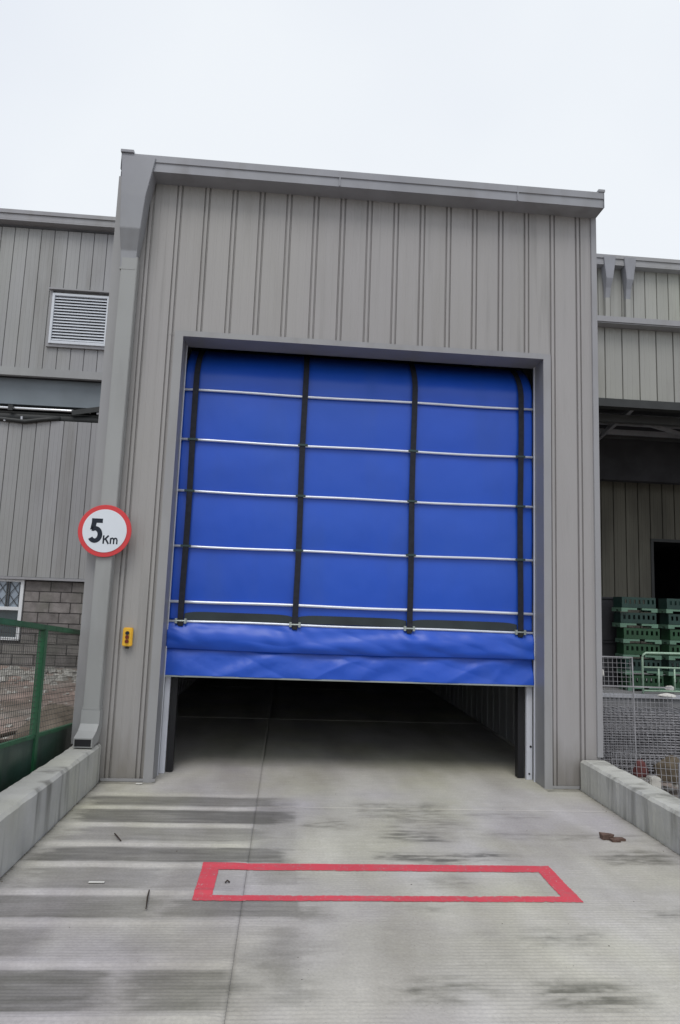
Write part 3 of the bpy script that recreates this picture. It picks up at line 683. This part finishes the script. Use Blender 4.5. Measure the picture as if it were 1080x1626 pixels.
# strip opening under the flashing: deep soffit, dark void, highlight pipe and braces
wb('recessed_beam', 'steelgrey', (-10, -1.99, YW+.12, YW+.30, 5.42, 5.955))
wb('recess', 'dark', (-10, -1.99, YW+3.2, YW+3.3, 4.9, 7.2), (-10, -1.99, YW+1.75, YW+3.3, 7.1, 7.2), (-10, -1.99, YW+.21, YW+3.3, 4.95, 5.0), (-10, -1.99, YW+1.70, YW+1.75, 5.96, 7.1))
b = MB(); b.tube([(-10, YW+.06+WY, 5.315), (-4.45, YW+.06+WY, 5.325), (-4.15, YW+.10+WY, 5.325)], .026, 12); b.build('duct_highlight_pipe', 'shiny', W, smooth=True)  # bright pipe stands in for the highlight along the dark duct
b = MB(); b.tube([(-4.02, YW+.06+WY, 5.30), (-3.3, YW+.06+WY, 5.33)], .026, 12); b.build('duct_highlight_pipe', 'shiny', W, smooth=True)
b = MB(); b.tube([(-10, YW+.22+WY, 5.16), (-2.0, YW+.22+WY, 5.17)], .13, 16); b.build('duct', 'blackbits', W, smooth=True)
b = MB(); b.bar((-4.5, YW+.03+WY, 5.28), (-3.8, YW+.03+WY, 5.42), .03, .10); b.build('brace', 'blackbits', W)
b = MB(); b.tube([(-6.4, YW+.0+WY, 5.10), (-5.9, YW-.03+WY, 5.07), (-5.6, YW-.04+WY, 5.05), (-5.35, YW-.04+WY, 5.035), (-5.0, YW-.03+WY, 5.10), (-4.7, YW+.0+WY, 5.14)], .045, 8); b.build('sagging_cable', 'blackbits', W, smooth=True)
for x in (-5.74, -5.42):
    b = MB(); b.bar((x, YW-.055+WY, 5.02), (x, YW-.055+WY, 5.13 if x > -5.5 else 5.08), .035); b.build('cable_clamp', 'galv', W)
b = MB(); b.bar((-5.68, YW+.02+WY, 5.26), (-5.68, YW+.02+WY, 5.37), .09, .06); b.build('pipe_clamp', 'blackbits', W)
# block wall with window
bw, bh = .40, .20
bm = MB().box(0, bw-.014, 0, .12, 0, bh-.014).mesh('concrete_block', 'block', bevel=.006)
hm = MB().box(0, bw/2-.014, 0, .12, 0, bh-.014).mesh('concrete_block', 'block', bevel=.006)
rr = random.Random(9)
_bc = {}
def block(x0, w, z):
    k = round(w, 3)
    if k not in _bc: _bc[k] = MB().box(0, w-.014, 0, .12, 0, bh-.014).mesh('concrete_block', 'block', bevel=.006)
    link('concrete_block', _bc[k], W, (x0, 6.80+WY+rr.uniform(-.006, .006), z))
for c in range(10):
    z = -.075+c*bh
    for xa, xb in (((-5.085, -2.0), (-7.6, -6.31)) if z > .6 else ((-7.6, -2.0),)):
        x = xb
        first = bw/2 if c % 2 else bw
        while x > xa+.03:
            w = min(first, x-xa)
            if x-w-xa < .12: w = x-xa
            block(x-w, w, z); x -= w; first = bw
wb('mortar_bed', 'mortar', (-8, -6.32, 6.815, 6.95, -.1, 1.93), (-5.09, -1.99, 6.815, 6.95, -.1, 1.93), (-6.32, -5.09, 6.815, 6.95, -.1, .765))
wn_ = wb('window', 'winframe', (-5.165, -5.10, 6.77, 6.86, .78, 1.93), (-6.30, -6.24, 6.77, 6.86, .78, 1.93), (-6.24, -5.165, 6.77, 6.86, .78, .835), (-6.24, -5.165, 6.772, 6.858, 1.345, 1.41), (-6.24, -5.165, 6.77, 6.86, 1.89, 1.93), bevel=.004)
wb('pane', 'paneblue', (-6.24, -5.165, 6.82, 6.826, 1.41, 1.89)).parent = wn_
pl = wb('pane', 'glass', (-6.24, -5.165, 6.82, 6.826, .835, 1.345)); pl.parent = wn_
b = MB()
for xa, xb in ((-5.62, -5.40),):
    pass
for x, w_ in ((-5.42, .022), (-5.38, .022), (-5.60, .01), (-5.19, .01)): b.bar((x, 6.80+WY, 1.41), (x, 6.80+WY, 1.89), w_)
for (x0, x1) in ((-5.60, -5.42), (-5.37, -5.19)):
    for (z0, z1) in ((1.41, 1.65), (1.65, 1.89)):
        b.bar((x0, 6.80+WY, z0), (x1, 6.80+WY, z1), .010); b.bar((x1, 6.806+WY, z0), (x0, 6.806+WY, z1), .010)
b.build('lattice_reflection', 'purlin', wn_)  # bars stand in for a lattice mast reflected in the pane
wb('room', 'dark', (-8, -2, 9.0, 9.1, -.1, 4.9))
# rain hoppers on the right wall
for (x0, x1) in ((6.43, 6.69), (6.88, 7.15)):
    cx_ = (x0+x1)/2
    def rg(a, y0, z): return [(cx_-a, y0+WY, z), (cx_+a, y0+WY, z), (cx_+a, YW-.02+WY, z), (cx_-a, YW-.02+WY, z)]
    b = MB(); b.loft([rg(.05, YW-.10, 8.45), rg(.055, YW-.14, 8.66), rg(.075, YW-.21, 8.85), rg(.135, YW-.225, 9.34)]); hp = b.build('rain_hopper', 'gutter', W, bevel=.003)
    b = MB(); b.box(cx_-.048, cx_+.048, YW-.10+WY, YW-.022+WY, 7.0, 8.47); b.build('downpipe', 'cladright', hp)

# ------------------------------------------------------------------ canopy on the right
CN = thing('loading_canopy', 'grey ribbed metal canopy over the loading dock right of the door', 'canopy', (6, 3.4, 0))
CO = (-6, -3.4)
def cb(name, m, *boxes, **k):
    b = MB()
    for x in boxes: b.box(*x)
    b.v = [(x+CO[0], y+CO[1], z) for x, y, z in b.v]
    return b.build(name, m, CN, **k)
for k in range(0, 34):
    x = 3.165+k*PT
    clad(CN, 0, PT, 0, 5.12, 6.31, 'cladright', 'single', .265 if False else PT, loc=(x+CO[0], 3.4+CO[1], 5.12))
cb('fascia_core', 'dark', (3.165, 12.9, 3.435, 3.5, 5.1, 6.3))
cb('eaves_trim', 'trim', (3.165, 12.9, 3.22, 3.42, 6.312, 6.405), (3.165, 12.9, 3.20, 3.218, 6.33, 6.42))
cb('bottom_beam', 'blackbits', (3.165, 12.9, 3.36, 3.52, 4.985, 5.115))
b = MB(); b.loft([[(3.165+CO[0], 3.3+CO[1], 6.40), (12.9+CO[0], 3.3+CO[1], 6.40), (12.9+CO[0], YW-.02+CO[1], 7.05), (3.165+CO[0], YW-.02+CO[1], 7.05)], [(3.165+CO[0], 3.3+CO[1], 6.46), (12.9+CO[0], 3.3+CO[1], 6.46), (12.9+CO[0], YW-.02+CO[1], 7.11), (3.165+CO[0], YW-.02+CO[1], 7.11)]])
b.build('roof', 'trim', CN)
cb('ceiling', 'dark', (3.165, 12.9, 3.52, YW-.03, 5.30, 5.34))
for y, z, w in ((3.8, 5.20, .16), (4.35, 5.12, .07), (4.55, 5.16, .05), (5.0, 5.2, .05), (5.35, 5.12, .07), (5.8, 5.16, .06), (6.3, 5.12, .08)):
    b = MB(); b.bar((3.2+CO[0], y+CO[1], z), (12.8+CO[0], y+CO[1], z), w, .09); b.build('purlin', 'galv' if w in (.07, .05) else 'purlin', CN)
b = MB()
for x in (5.5, 7.4): b.bar((x+CO[0], 3.6+CO[1], 5.10), (x+.5+CO[0], 6.6+CO[1], 5.06), .06, .08)
b.bar((5.6+CO[0], 4.1+CO[1], 5.03), (8.3+CO[0], 5.6+CO[1], 5.03), .05, .06); b.build('cross_brace', 'galv', CN)
cb('girder_and_shade_box', 'dark', (3.2, 12.8, 6.1, 6.3, 4.35, 5.29)); cb('girder_and_shade_box', 'purlin', (3.2, 12.8, 4.0, 4.12, 4.93, 5.05))  # deep dark box added to stand in for shade on the upper wall
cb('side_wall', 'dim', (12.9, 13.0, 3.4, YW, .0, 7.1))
cb('post', 'purlin', (11.0, 11.2, 3.45, 3.65, 0, 5.1))
# dock platform
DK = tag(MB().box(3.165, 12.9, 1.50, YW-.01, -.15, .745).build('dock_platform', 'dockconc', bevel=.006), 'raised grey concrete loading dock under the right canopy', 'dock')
tag(MB().box(3.165, 12.9, 1.47, 1.497, .70, .75).build('dock_edge', 'galv'), 'steel edge angle along the front of the raised dock', 'dock edge')

# green crates
def crate(c, label, loc):
    t = thing('plastic_crate', label, 'crate', loc, 'green plastic crates stacked on the dock')
    w, d, hb = .50, .24, .135
    # body: open frame wall with slots
    b = MB()
    zb = .055
    for (y0, y1) in ((-d/2+.012, -d/2+.024), (d/2-.024, d/2-.012)):
        b.box(-w/2+.015, w/2-.015, y0, y1, zb, zb+.05); b.box(-w/2+.015, w/2-.015, y0, y1, zb+.105, zb+hb)
        for k in range(8): x = -w/2+.015+k*.0638; b.box(x, x+.034 if k < 7 else w/2-.015, y0, y1, zb+.05, zb+.105)
    b.box(-w/2+.015, -w/2+.027, -d/2+.024, d/2-.024, zb, zb+hb); b.box(w/2-.027, w/2-.015, -d/2+.024, d/2-.024, zb, zb+hb)
    b.box(-w/2+.02, w/2-.02, -d/2+.03, d/2-.03, zb-.004, zb+.01)
    b.build('body', c, t)
    for s in (-1, 1):
        x0, x1 = (-w/2, -.035) if s < 0 else (.035, w/2)
        l = MB(); l.box(x0, x1, -d/2, d/2, .026, .0505)
        if s < 0: l.box(-w/2, -w/2+.085, -d/2, -d/2+.08, 0, .026); l.box(-w/2, -w/2+.085, d/2-.08, d/2, 0, .026)
        else: l.box(w/2-.085, w/2, -d/2, -d/2+.08, 0, .026); l.box(w/2-.085, w/2, d/2-.08, d/2, 0, .026)
        l.build('base_rim', 'crate_lip', t)
    return t
base_d = crate('crate_dark', '', (0, 0, 0)); base_g = crate('crate_mid', '', (0, 0, 0))
s1 = [('g', .07), ('d', .055), ('g', .04), ('g', .03), ('d', 0), ('d', .0)]
word = ['bottom', 'second from the bottom', 'third from the bottom', 'third from the top', 'second from the top', 'topmost']
cols = [(4.533, 's1', 'left green stack by the black bins'), (5.158, 's2', 'green stack behind the pale rail')]
firsts = {'g': True, 'd': True}
for cxx, _, nm in cols:
    for i, (c, dx) in enumerate(s1):
        src = base_g if c == 'g' else base_d
        loc = (cxx+dx*(1 if cxx < 5 else .3)+rnd.uniform(-.012, .012), 1.92+rnd.uniform(-.012, .012), .748+i*.2)
        lab = ('mid green' if c == 'g' else 'dark green')+' crate, %s in the %s' % (word[i], nm)
        if firsts[c]: src.location = loc; src['label'] = lab; firsts[c] = False; src.rotation_euler.z = rnd.uniform(-.06, .06)
        else: copy_tree(src, loc, lab, rnd.uniform(-.06, .06))
for k, hh in enumerate((.60, .585)):
    t = thing('black_box', ('upper' if k else 'lower')+' black plastic bin beside the left green crate stack', 'bin', (4.0, 2.45, .748+k*.602), 'black bins on the dock')
    b = MB(); b.box(-.44, .44, -.32, .32, 0, hh-.03); b.build('body', 'crate_black', t, bevel=.01)
    b = MB(); b.box(-.455, .455, -.335, .335, hh-.029, hh); b.build('lid', 'crate_black', t, bevel=.006)

# pale green guard rail on the dock edge
GR = thing('guard_rail', 'pale green tubular guard rail standing on the dock edge', 'railing', (4.41, 1.53, .75))
b = MB(); b.tube([(0, 0, 0), (0, 0, .44), (.012, 0, .475), (.045, 0, .495), (.5, 0, .50), (2.5, 0, .50)], .014, 8); b.build('top_rail', 'railgreen', GR, smooth=True)
MB().tube([(.014, 0, .32), (2.5, 0, .32)], .011, 8).build('mid_rail', 'railgreen', GR, smooth=True)
MB().tube([(.014, 0, .035), (2.5, 0, .035)], .011, 8).build('bottom_rail', 'railgreen', GR, smooth=True)
bl = MB().tube([(0, 0, .045), (0, 0, .31)], .010, 8).mesh('baluster', 'railgreen', smooth=True)
for k in range(11): link('baluster', bl, GR, (.207+k*.205, 0, 0))

# wire mesh panels and bundles right of the ramp
def wires(b, o, u, v, wu, wv, pu, pv, r):
    o = Vector(o); u = Vector(u).normalized(); v = Vector(v).normalized()
    k = 0
    while k*pu <= wu+1e-6: b.bar(o+u*k*pu, o+u*k*pu+v*wv, r); k += 1
    k = 0
    while k*pv <= wv+1e-6: b.bar(o+v*k*pv+Vector((0, -r, 0)), o+v*k*pv+u*wu+Vector((0, -r, 0)), r); k += 1
mp = thing('wire_mesh', 'upright galvanised wire mesh panel leaning beside the right column', 'wire mesh', (3.3, .62, 0), 'wire mesh panels')
b = MB(); wires(b, (-.1, 0, -.02), (1, -.02, 0), (0, .05, 1), .62, 1.26, .05, .05, .0034); stuff(b.build('wire_grid', 'wirelight', mp))
b = MB(); b.bar((-.1, -.01, .0), (-.1, .05, 1.25), .012); b.bar((.52, -.02, .0), (.52, .04, 1.25), .012); b.bar((-.1, .045, 1.245), (.52, .035, 1.245), .012); b.bar((-.1, .03, .93), (.95, .0, .93), .014); b.build('edge_wire', 'wirelight', mp)
mp = thing('wire_mesh', 'lower galvanised wire mesh sheet in front of the dock face', 'wire mesh', (3.3, .45, 0), 'wire mesh panels')
b = MB(); wires(b, (-.1, 0, -.02), (1, .02, 0), (0, .08, 1), 1.0, .88, .05, .05, .0034); stuff(b.build('wire_grid', 'wirelight', mp))
mp = thing('wire_mesh', 'wide wire mesh sheet behind the right kerb, in front of the debris', 'wire mesh', (3.25, .15, 0), 'wire mesh panels')
b = MB(); wires(b, (0, -.2, -.06), (1, -.25, 0), (.0, .15, 1), 2.0, .42, .045, .06, .0032); stuff(b.build('wire_grid', 'wirelight', mp))
bd = thing('mesh_bundle', 'stack of flat grey wire mesh sheets piled before the dock', 'mesh bundle', (3.25, .9, 0))
rr = random.Random(5)
for k in range(22):
    z = .0+k*.029; b = MB(); sx = rr.uniform(-.04, .04)
    for j in range(3): b.bar((sx, -.1+j*.22+rr.uniform(-.01, .01), z), (2.6+sx, -.1+j*.22, z+rr.uniform(-.006, .006)), .011)
    for i in range(27): b.bar((sx+i*.1, -.14, z+.011), (sx+i*.1, .45, z+.011), .010)
    b.build('mesh_sheet', 'wirelight', bd)
# debris beyond right kerb
def lump(name, m, loc, s, seed, label, cat):
    import bmesh
    b = bmesh.new(); bmesh.ops.create_icosphere(b, subdivisions=4, radius=1)
    for v in b.verts:
        d = 1+.22*noise.noise(v.co*1.6+Vector((seed, 0, 0)))+.07*noise.noise(v.co*5+Vector((0, seed, 0)))
        v.co = Vector((v.co.x*s[0]*d, v.co.y*s[1]*d, max(-.3, v.co.z)*s[2]*d))
    me = bpy.data.meshes.new(name); b.to_mesh(me); b.free(); me.materials.append(M[m]); me.shade_smooth()
    return tag(link(name, me, None, loc), label, cat)
lump('sack', 'sack', (3.92, .12, .12), (.16, .12, .18), 3, 'slumped brown sack behind the wire mesh by the right kerb', 'sack')
lump('red_cloth', 'redtarp', (3.66, .22, .12), (.07, .06, .12), 8, 'faded red cloth bundle left of the brown sack', 'cloth')
tag(MB().box(-.055, .055, -.05, .05, -.06, .15).build('block', 'rubble', loc=(3.63, -.08, 0), bevel=.01), 'pale concrete offcut standing behind the right kerb', 'block')
for i, (x, y, h_) in enumerate(((3.86, -.15, .30), (3.97, -.10, .26), (4.08, -.2, .32))):
    tag(MB().box(-.012, .012, -.012, .012, -.06, h_).build('stake', 'galv', loc=(x, y, 0)), ('leftmost', 'middle', 'rightmost')[i]+' of three thin pale stakes behind the right kerb', 'stake', 'pale stakes behind the kerb')
for i, (x, y, z, sx, sz) in enumerate(((3.37, .59, 1.13, .022, .035), (3.445, .58, 1.06, .012, .05), (3.39, .60, .98, .016, .02))):
    lump('paper_scrap', 'paper', (x, y, z), (sx, .012, sz), 20+i, ('largest white scrap caught high in the wire mesh panel', 'long thin white scrap caught in the wire mesh panel', 'small white scrap caught low in the wire mesh panel')[i], 'litter')
lump('plastic_film', 'paper', (4.62, 1.36, .745), (.11, .05, .035), 31, 'crumpled white film lying on the mesh before the guard rail', 'film')
lump('plastic_film', 'paper', (4.83, 1.66, .80), (.06, .05, .04), 36, 'small white film behind the guard rail on the dock', 'film')

# ------------------------------------------------------------------ green fence on the left (tilts up towards the camera)
F = thing('mesh_fence', 'green steel fence with fine wire mesh and dark kick board on the left', 'fence', (-2.1, .35, 0))
def fz(y, z0): return z0-.09*(y-.384)
def fp(y, z): return (0, y-.35, z)
def bar_f(name, y0, y1, z, w, h_, m):
    b = MB(); b.bar(fp(y0, fz(y0, z)), fp(y1, fz(y1, z)), w, h_); return b.build(name, m, F, bevel=.004)
bar_f('top_rail', .45, -5.0, 1.335, .05, .045, 'fence')
b = MB(); y0, y1 = .45, -5.0
b.v += []; b.loft([[(-.012, y0-.35, -.08), (.012, y0-.35, -.08), (.012, y0-.35, fz(y0, .43)), (-.012, y0-.35, fz(y0, .43))], [(-.012, y1-.35, -.08), (.012, y1-.35, -.08), (.012, y1-.35, fz(y1, .43)), (-.012, y1-.35, fz(y1, .43))]])
b.build('kick_board', 'fencedark', F)
bar_f('bottom_rail', .45, -5.0, .437, .045, .03, 'fence')
for y in (-.72, -2.9, -5.0):
    b = MB(); b.box(-.03, .03, y-.35-.035, y-.35+.035, 0.0, fz(y, 1.315)); b.build('post', 'fence', F, bevel=.004)
b = MB()
y = .43
while y > -4.9:
    b.bar(fp(y, fz(y, .45)), fp(y, fz(y, 1.32)), .0032); y -= .042
k = 0
while k*.045 < .86:
    b.bar(fp(.44, fz(.44, .45+k*.045)), fp(-4.95, fz(-4.95, .45+k*.045)), .0032); k += 1
stuff(b.build('wire_grid', 'wire', F))
lump('earth_heap', 'dust', (-2.75, 1.9, .02), (.38, .5, .34), 44, 'dark mound of damp earth behind the fence near the grey corner', 'earth heap')
for i, (a, c) in enumerate((((-3.6, .9, .02), (-2.7, 2.2, .1)), ((-3.9, .3, .0), (-3.0, 1.4, .06)), ((-3.4, -.3, .0), (-2.5, .7, .05)))):
    tag(MB().tube([a, ((a[0]+c[0])/2, (a[1]+c[1])/2+.03, .1), c], .022, 6).build('branch', 'twig'), 'dark stick on the yard soil behind the fence, %s of three' % ('farthest', 'middle', 'nearest')[i], 'stick', 'sticks in the yard')
